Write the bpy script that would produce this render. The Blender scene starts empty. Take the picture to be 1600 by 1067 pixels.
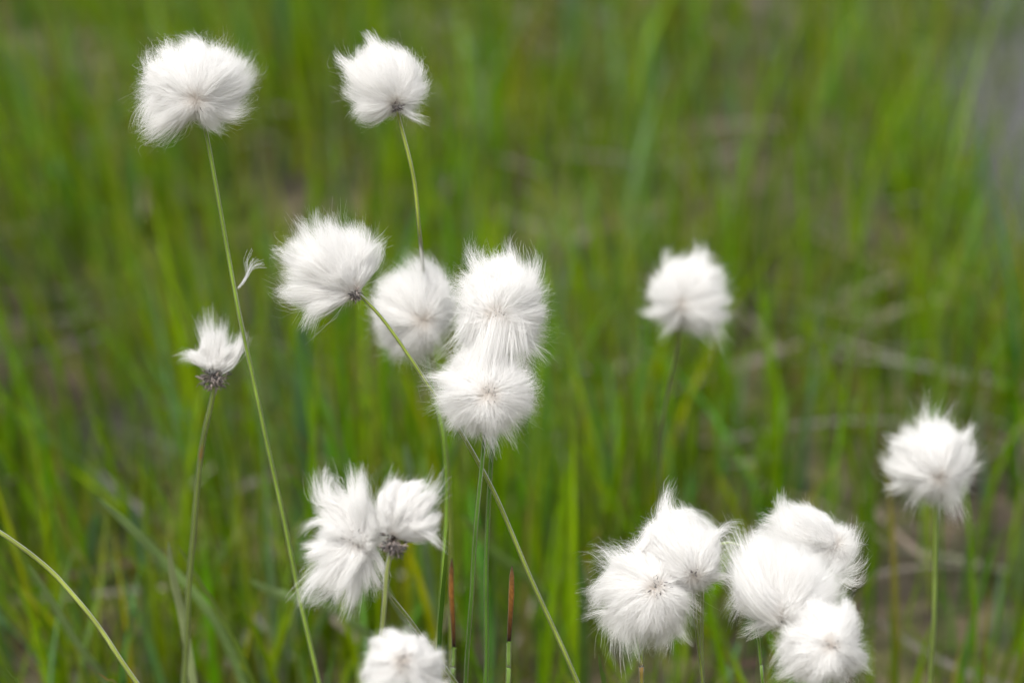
import bpy, math
import numpy as np
from mathutils import Vector

# ------------------------------------------------------------------ camera, sky, sun, exposure
SC = bpy.context.scene
COL = SC.collection
PITCH = math.radians(22.0)
FOCUS = 0.80
CAM = np.array([0.0, 0.0, 0.57])
RIGHT = np.array([1.0, 0.0, 0.0])
FWD = np.array([0.0, math.cos(PITCH), -math.sin(PITCH)])
UP = np.array([0.0, math.sin(PITCH), math.cos(PITCH)])

cam_data = bpy.data.cameras.new('camera')
cam = bpy.data.objects.new('camera', cam_data)
COL.objects.link(cam)
cam.location = CAM
cam.rotation_euler = (math.pi / 2 - PITCH, 0, 0)
cam_data.lens = 100
cam_data.sensor_width = 36
cam_data.clip_start = 0.02
cam_data.clip_end = 500
cam_data.dof.use_dof = True
cam_data.dof.focus_distance = FOCUS
cam_data.dof.aperture_fstop = 8.0
SC.camera = cam

SUN_EL, SUN_AZ = 62.0, 28.0          # azimuth measured from behind the camera towards its left
world = bpy.data.worlds.new('World')
SC.world = world
world.use_nodes = True
wn, wl = world.node_tree.nodes, world.node_tree.links
wn.clear()
sky = wn.new('ShaderNodeTexSky')
sky.sky_type = 'NISHITA'
sky.sun_disc = False
sky.sun_elevation = math.radians(SUN_EL)
sky.sun_rotation = math.radians(180 + SUN_AZ)
sky.air_density = 1.0
sky.dust_density = 4.0
sky.ozone_density = 0.6
hs = wn.new('ShaderNodeHueSaturation')
hs.inputs['Saturation'].default_value = 0.22      # thin overcast: a pale sky
bg = wn.new('ShaderNodeBackground')
bg.inputs['Strength'].default_value = 0.12
wo = wn.new('ShaderNodeOutputWorld')
wl.new(sky.outputs[0], hs.inputs['Color'])
wl.new(hs.outputs[0], bg.inputs['Color'])
wl.new(bg.outputs[0], wo.inputs['Surface'])

sun_data = bpy.data.lights.new('sun', 'SUN')
sun_data.energy = 1.5
sun_data.angle = math.radians(14)
sun_data.color = (1.0, 0.97, 0.92)
sun = bpy.data.objects.new('sun', sun_data)
COL.objects.link(sun)
_az = math.radians(180 + SUN_AZ)
_d = Vector((math.sin(_az) * math.cos(math.radians(SUN_EL)), math.cos(_az) * math.cos(math.radians(SUN_EL)),
             math.sin(math.radians(SUN_EL))))
sun.rotation_euler = _d.to_track_quat('Z', 'Y').to_euler()

SC.view_settings.view_transform = 'Standard'
SC.view_settings.look = 'None'
SC.view_settings.gamma = 1.0
SC.view_settings.exposure = 0.77
SC.render.engine = 'CYCLES'
SC.cycles.max_bounces = 14
SC.cycles.diffuse_bounces = 12
SC.cycles.transmission_bounces = 8
SC.cycles.glossy_bounces = 3
SC.cycles.caustics_reflective = False
SC.cycles.caustics_refractive = False
SC.cycles.use_denoising = True
SC.cycles.use_adaptive_sampling = False

rng = np.random.default_rng(7)


def P(px, py, depth=FOCUS):
    """photograph pixel (1600 wide) and distance along the view axis -> world point"""
    k = 0.36 / 1600 * depth
    return CAM + FWD * depth + RIGHT * ((px - 800) * k) + UP * ((533.5 - py) * k)


PX = 0.36 / 1600 * FOCUS      # metres per photograph pixel at the heads


# ------------------------------------------------------------------ helpers
def new_mat(name):
    m = bpy.data.materials.new(name)
    m.use_nodes = True
    m.node_tree.nodes.clear()
    return m, m.node_tree.nodes, m.node_tree.links


def leaf_mat(name, trans=0.35, gloss=0.12, rough=0.45, noise=True):
    m, n, l = new_mat(name)
    at = n.new('ShaderNodeAttribute'); at.attribute_name = 'col'
    src = at.outputs['Color']
    if noise:
        tc = n.new('ShaderNodeTexCoord')
        nz = n.new('ShaderNodeTexNoise'); nz.inputs['Scale'].default_value = 90
        nz.inputs['Detail'].default_value = 4
        l.new(tc.outputs['Object'], nz.inputs['Vector'])
        mr = n.new('ShaderNodeMapRange')
        mr.inputs['From Min'].default_value = 0.3; mr.inputs['From Max'].default_value = 0.7
        mr.inputs['To Min'].default_value = 0.8; mr.inputs['To Max'].default_value = 1.2
        l.new(nz.outputs[0], mr.inputs['Value'])
        mx = n.new('ShaderNodeVectorMath'); mx.operation = 'SCALE'
        l.new(at.outputs['Vector'], mx.inputs[0]); l.new(mr.outputs[0], mx.inputs['Scale'])
        src = mx.outputs[0]
    df = n.new('ShaderNodeBsdfDiffuse'); tr = n.new('ShaderNodeBsdfTranslucent')
    l.new(src, df.inputs['Color']); l.new(src, tr.inputs['Color'])
    m1 = n.new('ShaderNodeMixShader'); m1.inputs[0].default_value = trans
    l.new(df.outputs[0], m1.inputs[1]); l.new(tr.outputs[0], m1.inputs[2])
    out = n.new('ShaderNodeOutputMaterial')
    if gloss > 0:
        gl = n.new('ShaderNodeBsdfGlossy'); gl.inputs['Roughness'].default_value = rough
        fr = n.new('ShaderNodeFresnel'); fr.inputs['IOR'].default_value = 1.4
        mf = n.new('ShaderNodeMath'); mf.operation = 'MULTIPLY_ADD'
        mf.inputs[1].default_value = gloss * 4; mf.inputs[2].default_value = 0.0
        mf.use_clamp = True
        l.new(fr.outputs[0], mf.inputs[0])
        m2 = n.new('ShaderNodeMixShader')
        l.new(mf.outputs[0], m2.inputs[0]); l.new(m1.outputs[0], m2.inputs[1]); l.new(gl.outputs[0], m2.inputs[2])
        l.new(m2.outputs[0], out.inputs[0])
    else:
        l.new(m1.outputs[0], out.inputs[0])
    return m


MAT_GRASS = leaf_mat('grass_blade_surface', 0.42, 0.045, 0.40)
MAT_STRAW = leaf_mat('dead_leaf_surface', 0.2, 0.05, 0.6)
MAT_STEM = leaf_mat('stem_surface', 0.10, 0.20, 0.35)
MAT_FIBRE = leaf_mat('cotton_fibre', 0.50, 0.0, 0.5, noise=False)
MAT_SCALE = leaf_mat('dark_scale_surface', 0.15, 0.05, 0.6)


def mesh_obj(name, verts, faces, mat, parent=None, col=None, smooth=False):
    """verts (n,3) array, faces (m,k) array of ONE face size -> one mesh object"""
    verts = np.asarray(verts, np.float32); faces = np.asarray(faces, np.int32)
    me = bpy.data.meshes.new(name)
    k = faces.shape[1]
    me.vertices.add(len(verts)); me.vertices.foreach_set('co', verts.ravel())
    me.loops.add(faces.size); me.loops.foreach_set('vertex_index', faces.ravel())
    me.polygons.add(len(faces))
    me.polygons.foreach_set('loop_start', np.arange(0, faces.size, k, dtype=np.int32))
    me.polygons.foreach_set('loop_total', np.full(len(faces), k, np.int32))
    me.update(calc_edges=True)
    if smooth:
        me.polygons.foreach_set('use_smooth', np.ones(len(faces), bool))
    if col is not None:
        a = me.color_attributes.new('col', 'FLOAT_COLOR', 'POINT')
        c = np.ones((len(verts), 4), np.float32); c[:, :3] = col
        a.data.foreach_set('color', c.ravel())
    me.materials.append(mat)
    o = bpy.data.objects.new(name, me)
    COL.objects.link(o)
    if parent is not None:
        o.parent = parent
        o.matrix_parent_inverse = parent.matrix_basis.inverted()
    return o


def thing(name, label, cat, loc, group=None):
    o = bpy.data.objects.new(name, None)
    COL.objects.link(o)
    o.location = Vector(loc)
    o.empty_display_size = 0.01
    tag(o, label, cat, group)
    return o


def tag(o, label=None, cat=None, group=None, kind=None):
    if label: o['label'] = label
    if cat: o['category'] = cat
    if group: o['group'] = group
    if kind: o['kind'] = kind
    elif cat: o['kind'] = 'thing'


def unit(v):
    return v / np.maximum(np.linalg.norm(v, axis=-1, keepdims=True), 1e-9)


def spline(pts, n):
    """Catmull-Rom through pts (k,d) -> n samples"""
    pts = np.asarray(pts, float)
    if len(pts) == 2:
        t = np.linspace(0, 1, n)[:, None]
        return pts[0] * (1 - t) + pts[1] * t
    p = np.vstack([2 * pts[0] - pts[1], pts, 2 * pts[-1] - pts[-2]])
    seg = np.linalg.norm(np.diff(pts[:, :3], axis=0), axis=1)
    cum = np.concatenate([[0], np.cumsum(seg)])
    s = np.linspace(0, cum[-1], n)
    i = np.clip(np.searchsorted(cum, s, side='right') - 1, 0, len(seg) - 1)
    u = ((s - cum[i]) / np.maximum(seg[i], 1e-9))[:, None]
    a, b, c, d = p[i], p[i + 1], p[i + 2], p[i + 3]
    return 0.5 * ((2 * b) + (-a + c) * u + (2 * a - 5 * b + 4 * c - d) * u ** 2 + (-a + 3 * b - 3 * c + d) * u ** 3)


def tube(path, rad, sides=10, flat=1.0):
    """path (n,3), rad (n,) -> verts, quad faces"""
    n = len(path)
    tan = unit(np.gradient(path, axis=0))
    side = unit(np.cross(tan, np.array([0.13, 1.0, 0.21])))
    nor = np.cross(side, tan)
    ang = np.linspace(0, 2 * math.pi, sides, endpoint=False)
    ring = np.cos(ang)[None, :, None] * side[:, None] + np.sin(ang)[None, :, None] * nor[:, None] * flat
    v = (path[:, None] + ring * np.asarray(rad)[:, None, None]).reshape(-1, 3)
    i = np.arange(n - 1)[:, None] * sides
    j = np.arange(sides)[None]
    j2 = (j + 1) % sides
    f = np.stack([i + j, i + j2, i + sides + j2, i + sides + j], -1).reshape(-1, 4)
    return v, f


def ribbons(path, width, facing):
    """path (N,K,3), width (N,K), facing (N,3): unit side vectors -> verts, quads"""
    N, K, _ = path.shape
    s = facing[:, None] * (width[..., None] * 0.5)
    v = np.stack([path - s, path + s], 2)                       # N K 2 3
    base = (np.arange(N) * K * 2)[:, None] + (np.arange(K - 1) * 2)[None]
    f = np.stack([base, base + 1, base + 3, base + 2], -1).reshape(-1, 4)
    return v.reshape(-1, 3), f


# ------------------------------------------------------------------ terrain and water
def vnoise(x, y, seed=0, scale=1.0):
    """smooth value noise in 0..1"""
    r = np.random.default_rng(seed)
    T = r.random((64, 64))
    x = np.asarray(x) * scale + 31.7; y = np.asarray(y) * scale + 17.3
    xi = np.floor(x).astype(int); yi = np.floor(y).astype(int)
    fx = x - xi; fy = y - yi
    fx = fx * fx * (3 - 2 * fx); fy = fy * fy * (3 - 2 * fy)
    g = lambda a, b: T[a % 64, b % 64]
    return (g(xi, yi) * (1 - fx) + g(xi + 1, yi) * fx) * (1 - fy) + (g(xi, yi + 1) * (1 - fx) + g(xi + 1, yi + 1) * fx) * fy


def bump(x, y, cx, cy, rx, ry):
    return np.exp(-(((x - cx) / rx) ** 2 + ((y - cy) / ry) ** 2))


def pools(x, y):
    """how much of a hollow: 0 dry .. 1 pool"""
    h = 1.05 * bump(x, y, 0.385, 1.86, 0.085, 0.45) + 0.9 * bump(x, y, 0.30, 1.62, 0.035, 0.16) \
        + 0.8 * bump(x, y, 0.30, 2.40, 0.10, 0.2) + 0.8 * bump(x, y, 0.07, 2.25, 0.05, 0.12) \
        + 0.9 * bump(x, y, -0.20, 1.28, 0.045, 0.07) + 0.7 * bump(x, y, -0.13, 1.42, 0.05, 0.08) \
        + 0.6 * bump(x, y, 0.95, 1.7, 0.25, 0.4)
    far = np.clip((vnoise(x, y, 5, 1.1) - 0.68) * 5, 0, 1) * np.clip((np.hypot(x, y - 1) - 1.6), 0, 1)
    h = h * (0.45 + 1.1 * vnoise(x, y, 41, 15))
    return np.clip(h + far, 0, 1)


def ground_z(x, y):
    z = 0.012 + 0.020 * vnoise(x, y, 1, 5) + 0.012 * vnoise(x, y, 2, 14) + 0.006 * vnoise(x, y, 3, 45)
    return z - 0.07 * pools(x, y)


def axis(lim, near, far_step):
    a = np.arange(-near, near + 1e-6, 0.02)
    g = [near]
    while g[-1] < lim:
        g.append(g[-1] + max(0.03, (g[-1] - near) * far_step))
    b = np.array(g[1:])
    return np.concatenate([-b[::-1], a, b])


ax = axis(150, 1.4, 0.25)
ay = axis(150, 1.6, 0.25) + 1.4
X, Y = np.meshgrid(ax, ay, indexing='xy')
Z = ground_z(X, Y)
nx, ny = len(ax), len(ay)
i = np.arange(ny - 1)[:, None] * nx + np.arange(nx - 1)[None]
F = np.stack([i, i + 1, i + nx + 1, i + nx], -1).reshape(-1, 4)

m, n, l = new_mat('wet_peat_and_moss')
tc = n.new('ShaderNodeTexCoord')
n1 = n.new('ShaderNodeTexNoise'); n1.inputs['Scale'].default_value = 9; n1.inputs['Detail'].default_value = 6
n2 = n.new('ShaderNodeTexNoise'); n2.inputs['Scale'].default_value = 55; n2.inputs['Detail'].default_value = 6
l.new(tc.outputs['Object'], n1.inputs['Vector']); l.new(tc.outputs['Object'], n2.inputs['Vector'])
r1 = n.new('ShaderNodeValToRGB')
cr = r1.color_ramp
cr.elements[0].position = 0.36; cr.elements[0].color = (0.045, 0.034, 0.024, 1)
cr.elements[1].position = 0.62; cr.elements[1].color = (0.080, 0.100, 0.010, 1)
e = cr.elements.new(0.48); e.color = (0.105, 0.082, 0.050, 1)
l.new(n1.outputs[0], r1.inputs[0])
r2 = n.new('ShaderNodeValToRGB')
r2.color_ramp.elements[0].position = 0.35; r2.color_ramp.elements[0].color = (0.35, 0.33, 0.3, 1)
r2.color_ramp.elements[1].position = 0.68; r2.color_ramp.elements[1].color = (1.35, 1.35, 1.3, 1)
l.new(n2.outputs[0], r2.inputs[0])
mx = n.new('ShaderNodeMix'); mx.data_type = 'RGBA'; mx.blend_type = 'MULTIPLY'; mx.inputs[0].default_value = 1.0
l.new(r1.outputs[0], mx.inputs[6]); l.new(r2.outputs[0], mx.inputs[7])
bs = n.new('ShaderNodeBsdfPrincipled'); bs.inputs['Roughness'].default_value = 0.6
l.new(mx.outputs[2], bs.inputs['Base Color'])
bp = n.new('ShaderNodeBump'); bp.inputs['Strength'].default_value = 0.8; bp.inputs['Distance'].default_value = 0.01
l.new(n2.outputs[0], bp.inputs['Height']); l.new(bp.outputs[0], bs.inputs['Normal'])
out = n.new('ShaderNodeOutputMaterial'); l.new(bs.outputs[0], out.inputs[0])
ground = mesh_obj('ground', np.stack([X, Y, Z], -1).reshape(-1, 3), F, m, smooth=True)
tag(ground, 'wet brown peat and olive moss under the grass', kind='structure')

m, n, l = new_mat('bog_water')
bs = n.new('ShaderNodeBsdfPrincipled')
bs.inputs['Base Color'].default_value = (0.045, 0.042, 0.035, 1)
bs.inputs['Roughness'].default_value = 0.06
bs.inputs['IOR'].default_value = 1.45
nz = n.new('ShaderNodeTexNoise'); nz.inputs['Scale'].default_value = 25
tc = n.new('ShaderNodeTexCoord'); l.new(tc.outputs['Object'], nz.inputs['Vector'])
bp = n.new('ShaderNodeBump'); bp.inputs['Strength'].default_value = 0.15; bp.inputs['Distance'].default_value = 0.01
l.new(nz.outputs[0], bp.inputs['Height']); l.new(bp.outputs[0], bs.inputs['Normal'])
out = n.new('ShaderNodeOutputMaterial'); l.new(bs.outputs[0], out.inputs[0])
g = 12
wx, wy = np.meshgrid(np.linspace(-20, 20, g), np.linspace(-18, 22, g))
i = np.arange(g - 1)[:, None] * g + np.arange(g - 1)[None]
F = np.stack([i, i + 1, i + g + 1, i + g], -1).reshape(-1, 4)
water = mesh_obj('water', np.stack([wx, wy, np.zeros_like(wx)], -1).reshape(-1, 3), F, m)
tag(water, 'still dark bog water in the hollows between the grass', kind='structure')

# ------------------------------------------------------------------ grass, dead leaves, moss (nobody could count them)
PAL = np.array([1.14, 1.19, 1.1]) * np.array([[0.135, 0.235, 0.003], [0.200, 0.285, 0.003], [0.105, 0.190, 0.002],
                [0.110, 0.230, 0.040], [0.150, 0.260, 0.110], [0.190, 0.205, 0.030], [0.060, 0.120, 0.004]])
PALP = np.array([0.30, 0.24, 0.16, 0.10, 0.06, 0.09, 0.05])


def blade_field(x, y, h, w, lean_dir, lean, K=8, r=rng, droop=0.6):
    """curved tapering blades rooted at x,y; returns verts, faces"""
    N = len(x)
    t = np.linspace(0, 1, K)
    root = np.stack([x, y, ground_z(x, y) - 0.004], -1)
    d = np.stack([np.cos(lean_dir), np.sin(lean_dir), np.zeros(N)], -1)
    bend = (t ** (1.6 + 0.8 * r.random(N)[:, None]))
    horiz = (lean * h)[:, None] * bend
    vert = h[:, None] * (t[None] - droop * (lean ** 2)[:, None] * 0.5 * t[None] ** 2.5)
    path = root[:, None] + d[:, None] * horiz[..., None]
    path[..., 2] += vert
    prof = np.clip(1.05 - t ** 2.2, 0.03, 1) * np.clip(0.55 + 1.5 * t, 0, 1)
    fa = r.random(N) * math.pi
    face = np.stack([np.cos(fa), np.sin(fa), np.zeros(N)], -1)
    v, f = ribbons(path, w[:, None] * prof[None], face)
    return v, f, path


def blade_cols(N, K, pal, palp, r=rng, tipdry=0.15):
    c = pal[r.choice(len(pal), N, p=palp / palp.sum())] * (0.75 + 0.5 * r.random((N, 1)))
    c = c * (1 + 0.12 * r.standard_normal((N, 3)))
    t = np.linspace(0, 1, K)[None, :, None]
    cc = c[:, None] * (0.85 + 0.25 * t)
    dry = (r.random(N) < tipdry)[:, None, None] * np.clip((t - 0.8) * 5, 0, 1)
    cc = cc * (1 - dry) + np.array([0.30, 0.22, 0.09]) * dry
    return np.clip(np.repeat(cc, 2, axis=1).reshape(-1, 3), 0.002, 0.9)


def scatter(n, x0, x1, y0, y1, keep, r=rng):
    x = x0 + (x1 - x0) * r.random(n); y = y0 + (y1 - y0) * r.random(n)
    k = r.random(n) < keep(x, y)
    return x[k], y[k]


def dens(x, y):
    d = 0.35 + 1.1 * np.clip(vnoise(x, y, 11, 6) - 0.25, 0, 1)
    d = d * (1.15 - 0.35 * np.clip((x + 0.1) * 4, 0, 1))           # thinner to the right
    d = d * (1 - 0.5 * np.clip(pools(x, y) * 1.3, 0, 1))
    d = d * (1 + 0.8 * np.clip(1.35 - y, 0, 0.5) * 2 * (x < 0.12))
    d = d * (0.22 + 1.25 * np.clip((vnoise(x, y, 12, 15) - 0.32) * 2.8, 0, 1))
    d = d * (1 - 0.25 * np.clip((x - 0.17) * 12, 0, 1) * np.clip((y - 1.25) * 5, 0, 1) * (x < 0.6))
    d = d * (1 - 0.6 * bump(x, y, -0.2, 1.18, 0.06, 0.14)) * (1 - 0.6 * bump(x, y, -0.13, 1.30, 0.05, 0.12))
    d = d * (1 - 0.40 * bump(x, y, 0.14, 1.75, 0.12, 0.22)) * (1 - 0.5 * bump(x, y, 0.30, 1.3, 0.12, 0.10))
    for (cx, cy, rx, ry, k_) in ((0.155, 1.30, 0.07, 0.12, 0.75), (0.19, 1.10, 0.07, 0.08, 0.8), (0.16, 0.98, 0.08, 0.08, 0.7), (-0.24, 1.42, 0.07, 0.09, 0.7),
                              (0.10, 1.62, 0.05, 0.12, 0.5), (0.02, 1.9, 0.08, 0.1, 0.5), (0.26, 1.5, 0.04, 0.1, 0.5)):
        d = d * (1 - k_ * bump(x, y, cx, cy, rx, ry))
    return d


def hcap(x, y):
    """plants right at the cotton heads stay low"""
    lim = 0.05 + np.clip((y - 0.74), 0, 1) * 0.50
    lim = np.where((y < 0.80) & (np.abs(x) < 0.5), 0.07, lim)
    return np.minimum(lim, 0.30)


parts = []
# near field
for (nn, x0, x1, y0, y1, tall) in ((70000, -1.0, 1.0, 0.80, 2.9, 1.0), (2500, -0.6, 0.6, 0.2, 0.80, 0.5),
                                   (24000, -3, 3, 0.0, 6.5, 1.0)):
    x, y = scatter(nn, x0, x1, y0, y1, dens)
    if tall == 1.0 and x1 == 3:
        k = (np.abs(x) > 1.0) | (y > 2.9); x, y = x[k], y[k]
    # tufts: pull shoots towards tuft centres
    N = len(x)
    q = rng.integers(0, N, max(1, N // 7))
    a = rng.integers(0, len(q), N)
    pull = rng.random(N) < 0.55
    # nearest of a few random tuft centres
    tx, ty = x[q], y[q]
    j = np.concatenate([np.argmin((x[s_:s_ + 1000, None] - tx[None]) ** 2 + (y[s_:s_ + 1000, None] - ty[None]) ** 2, 1) for s_ in range(0, N, 1000)])
    x = np.where(pull, tx[j] + 0.012 * rng.standard_normal(N), x)
    y = np.where(pull, ty[j] + 0.012 * rng.standard_normal(N), y)
    h = 0.030 + 0.10 * rng.random(N) ** 1.7 + 0.05 * (rng.random(N) < 0.10)
    h = h * np.clip(1.25 - 0.42 * np.clip(y - 1.1, 0, 1), 0.6, 1.1)
    h = np.minimum(h * tall, hcap(x, y) * (0.6 + 0.4 * rng.random(N)))
    w = 0.0013 + 0.0026 * rng.random(N) ** 1.5 + 0.0016 * (rng.random(N) < 0.10)
    ld = rng.random(N) * 2 * math.pi
    left = np.clip((-x - 0.05) * 5, 0, 1) * (rng.random(N) < 0.6)
    ld = np.where(left > 0.3, math.pi + 0.5 * rng.standard_normal(N), ld)
    lean = np.abs(0.14 + 0.22 * rng.standard_normal(N)) + 0.35 * left * rng.random(N)
    v, f, _ = blade_field(x, y, h, w, ld, lean)
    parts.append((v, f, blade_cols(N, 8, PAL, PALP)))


def join(parts):
    off = 0; V = []; Fa = []; C = []
    for v, f, c in parts:
        V.append(v); Fa.append(f + off); C.append(c); off += len(v)
    return np.vstack(V), np.vstack(Fa), np.vstack(C)


V, Fa, C = join(parts)
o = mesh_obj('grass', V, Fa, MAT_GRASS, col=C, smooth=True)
tag(o, 'upright green sedge and grass growing all over the wet ground', kind='stuff')

# dead leaves lying about
x, y = scatter(7500, -1.8, 1.8, 0.5, 3.6, lambda x, y: (0.25 + 0.7 * vnoise(x, y, 21, 5) + 0.6 * bump(x, y, 0.17, 1.2, 0.1, 0.25) + 0.4 * bump(x, y, -0.24, 1.42, 0.08, 0.1)) * (1 - 0.7 * pools(x, y)))
N = len(x); K = 6
t = np.linspace(-0.5, 0.5, K)
L = 0.03 + 0.08 * rng.random(N); a = rng.normal(0.4, 1.3, N)
path = np.stack([x, y, ground_z(x, y) + 0.006 + 0.022 * rng.random(N)], -1)[:, None] + \
    np.stack([np.cos(a), np.sin(a), 0.07 * rng.standard_normal(N)], -1)[:, None] * (L[:, None] * t[None])[..., None]
path[..., 1] += (0.1 * rng.standard_normal(N) * L)[:, None] * (t ** 2 * 4)[None]
path[..., 2] = np.maximum(path[..., 2], ground_z(path[..., 0], path[..., 1]) + 0.004)
face = unit(np.stack([-np.sin(a), np.cos(a), 0.4 * rng.standard_normal(N)], -1))
prof = np.clip(1 - (2 * t) ** 4, 0.1, 1)
v, f = ribbons(path, (0.0016 + 0.002 * rng.random(N))[:, None] * prof[None], face)
spal = 0.6 * np.array([[0.26, 0.205, 0.125], [0.19, 0.145, 0.095], [0.32, 0.27, 0.18], [0.12, 0.085, 0.055], [0.22, 0.12, 0.05]])
c = blade_cols(N, K, spal, np.array([.3, .3, .12, .2, .08]), tipdry=0)
o = mesh_obj('dead_grass', v, f, MAT_STRAW, col=c)
tag(o, 'pale brown dead leaves lying between the green shoots', kind='stuff')

# moss cushions: many tiny leafy shoots
x, y = scatter(75000, -1.2, 1.2, 0.6, 3.2, lambda x, y: np.clip((vnoise(x, y, 31, 7) - 0.15) * 1.8, 0.1, 1) * (1 - pools(x, y)))
N = len(x); K = 3
h = 0.010 + 0.034 * rng.random(N) ** 1.6
v, f, _ = blade_field(x, y, h, 0.0018 + 0.003 * rng.random(N), rng.random(N) * 6.28, 0.3 + 0.7 * rng.random(N), K=K)
mpal = np.array([[0.120, 0.170, 0.008], [0.165, 0.190, 0.012], [0.085, 0.130, 0.006], [0.170, 0.115, 0.045]])
c = blade_cols(N, K, mpal, np.array([.4, .25, .25, .1]), tipdry=0)
o = mesh_obj('moss', v, f, MAT_GRASS, col=c)
tag(o, 'olive and yellow green moss covering the wet ground', kind='stuff')


# ------------------------------------------------------------------ single blades one can tell apart
def grass_blade(pts, w_px, col, label, group='distinct grass blades', depth=0.9, dd=0.10, to_ground=True, tip=None,
                name='grass_blade', twist=0.15, mat=None, vary=0.1):
    """pts: tip first, then down the photograph; depth at the tip, dd more at the last point"""
    r = np.random.default_rng(int(abs(pts[0][0] * 31 + pts[0][1])))
    k = len(pts)
    W = [P(p[0], p[1], depth + dd * q / (k - 1)) for q, p in enumerate(pts)]
    if to_ground:
        last, d = W[-1], unit(W[-1] - W[-2])
        # carry the leaf on down to the ground
        z = last[2] - 0.02
        if z > 0.01:
            dz = max(-d[2], 0.35)
            hx = d[0] / dz * z * 0.6; hy = max(d[1] / dz * z * 0.6, -0.02)
            W.append(last + np.array([hx * 0.6, hy * 0.6, -z * 0.55]))
            W.append(last + np.array([hx * 0.85, hy * 0.85, -z - 0.015]))
    path = spline(W, 40)
    t = np.linspace(0, 1, 40)
    scale = (depth + 0.5 * dd) * 0.36 / 1600
    w = w_px * scale * np.clip(0.06 + t ** 0.5 * 2.8, 0, 1) * (1 - 0.25 * np.clip(t - 0.6, 0, 1))
    tan = unit(np.gradient(path, axis=0))
    side = unit(np.cross(tan, FWD[None] + 0 * tan))
    nor = np.cross(side, tan)
    ang = twist * np.sin(t * 5 + r.random() * 6)
    side = side * np.cos(ang)[:, None] + nor * np.sin(ang)[:, None]
    nor = np.cross(side, tan)
    # a keeled leaf: two edges and a midrib set back
    prof = [(-1, 0.0), (-0.5, -0.22), (0, -0.35), (0.5, -0.22), (1, 0.0)]
    V = []
    for s, b in prof:
        V.append(path + side * (0.5 * s * w)[:, None] + nor * (b * w * 0.5)[:, None])
    V = np.stack(V, 1).reshape(-1, 3)
    i = np.arange(39)[:, None] * 5; j = np.arange(4)[None]
    Fq = np.stack([i + j, i + j + 1, i + 5 + j + 1, i + 5 + j], -1).reshape(-1, 4)
    c = np.array(col)[None] * (1 + vary * r.standard_normal((40, 1)) * 0.4 + 0.12 * np.sin(t * 9 + r.random() * 6)[:, None])
    if tip is not None:
        s = np.clip(1 - t * 9, 0, 1)[:, None]
        c = c * (1 - s) + np.array(tip) * s
    o = mesh_obj(name, V, Fq, mat or MAT_GRASS, col=np.repeat(c * 1.3, 5, 0), smooth=True)
    tag(o, label, 'grass blade', group, 'thing')
    return o


G1, G2, TEAL, PALE, DARK = (0.11, 0.19, 0.012), (0.15, 0.22, 0.014), (0.075, 0.165, 0.060), (0.27, 0.32, 0.14), (0.055, 0.12, 0.012)
B = grass_blade
B([(701, 815), (696, 880), (690, 950), (685, 1040)], 7, DARK, 'dark green pointed blade in front of the stem left of the paired stems', depth=0.79, dd=0.02, tip=(0.12, .17, .02))
B([(263, 845), (270, 900), (285, 965), (302, 1067)], 13, PALE, 'short pale grey green blade left of the brown-jointed stem near the bottom', depth=0.86, dd=0.04)
B([(150, 775), (200, 820), (255, 875), (330, 960), (380, 1067)], 14, (0.17, 0.25, 0.08), 'dull green blade slanting down from the left under the small ragged head', depth=0.90, dd=0.06)
B([(278, 852), (310, 905), (350, 970), (395, 1067)], 7, (0.14, 0.21, 0.03), 'thin green blade slanting right behind the brown-jointed stem', depth=0.87, dd=0.05)
B([(45, 880), (85, 945), (125, 1010), (165, 1067)], 11, (0.16, 0.24, 0.07), 'dull green blade below the arching bare stem in the left corner', depth=0.88, dd=0.05)
B([(592, 875), (610, 930), (640, 985), (660, 1067)], 8, (0.20, 0.26, 0.11), 'fine pale blade between the ragged right head and the dark pointed blade', depth=0.87, dd=0.05)
B([(472, 500), (474, 640), (472, 780), (468, 960)], 26, TEAL, 'broad blue green blade behind the stem left of the ragged pair of heads', depth=1.12, dd=0.12)
B([(430, 540), (445, 580), (462, 620), (470, 760)], 14, (0.11, 0.18, 0.05), 'blade bending left where it meets the broad blue green blade', depth=1.15, dd=0.08)
B([(893, -40), (893, 60), (888, 150), (880, 330)], 24, (0.10, 0.19, 0.09), 'broad blue green blade standing tall at the top just right of centre', depth=1.75, dd=0.25)
B([(433, -60), (440, 60), (450, 180), (452, 330)], 20, (0.085, 0.175, 0.06), 'broad blue green blade between the two highest heads', depth=1.65, dd=0.22)
B([(860, 560), (880, 640), (930, 790), (985, 960)], 14, (0.14, 0.21, 0.015), 'bright green blade slanting down towards the left of the lower right heads', depth=1.05, dd=0.12)
B([(1125, 560), (1128, 650), (1132, 740), (1134, 900)], 24, (0.10, 0.21, 0.020), 'broad fresh green blade behind and above the two lower right clusters', depth=1.35, dd=0.12)
B([(1060, 540), (1085, 620), (1095, 720), (1098, 860)], 18, (0.09, 0.18, 0.03), 'green blade below the blurred head that stands at the right', depth=1.35, dd=0.12)
B([(1310, 450), (1270, 530), (1245, 600), (1230, 720)], 28, (0.085, 0.19, 0.010), 'broad dark green blade leaning right in the middle of the right side', depth=1.45, dd=0.14)
B([(1180, 640), (1190, 730), (1192, 830), (1190, 960)], 18, (0.13, 0.23, 0.012), 'bright blade rising behind the largest lower right head', depth=1.2, dd=0.12)
B([(55, 320), (110, 420), (170, 520), (245, 660)], 18, (0.13, 0.18, 0.05), 'dull blade slanting down right from the upper left edge', depth=1.45, dd=0.12)
B([(-10, 380), (60, 440), (130, 520), (200, 640)], 18, (0.14, 0.18, 0.07), 'pale slanting blade at the left edge above the water hollow', depth=1.42, dd=0.12)
B([(85, 640), (105, 720), (130, 800), (150, 930)], 20, (0.11, 0.21, 0.03), 'leaning fresh green blade at the left beside the dark hollow', depth=1.18, dd=0.1)
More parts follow.
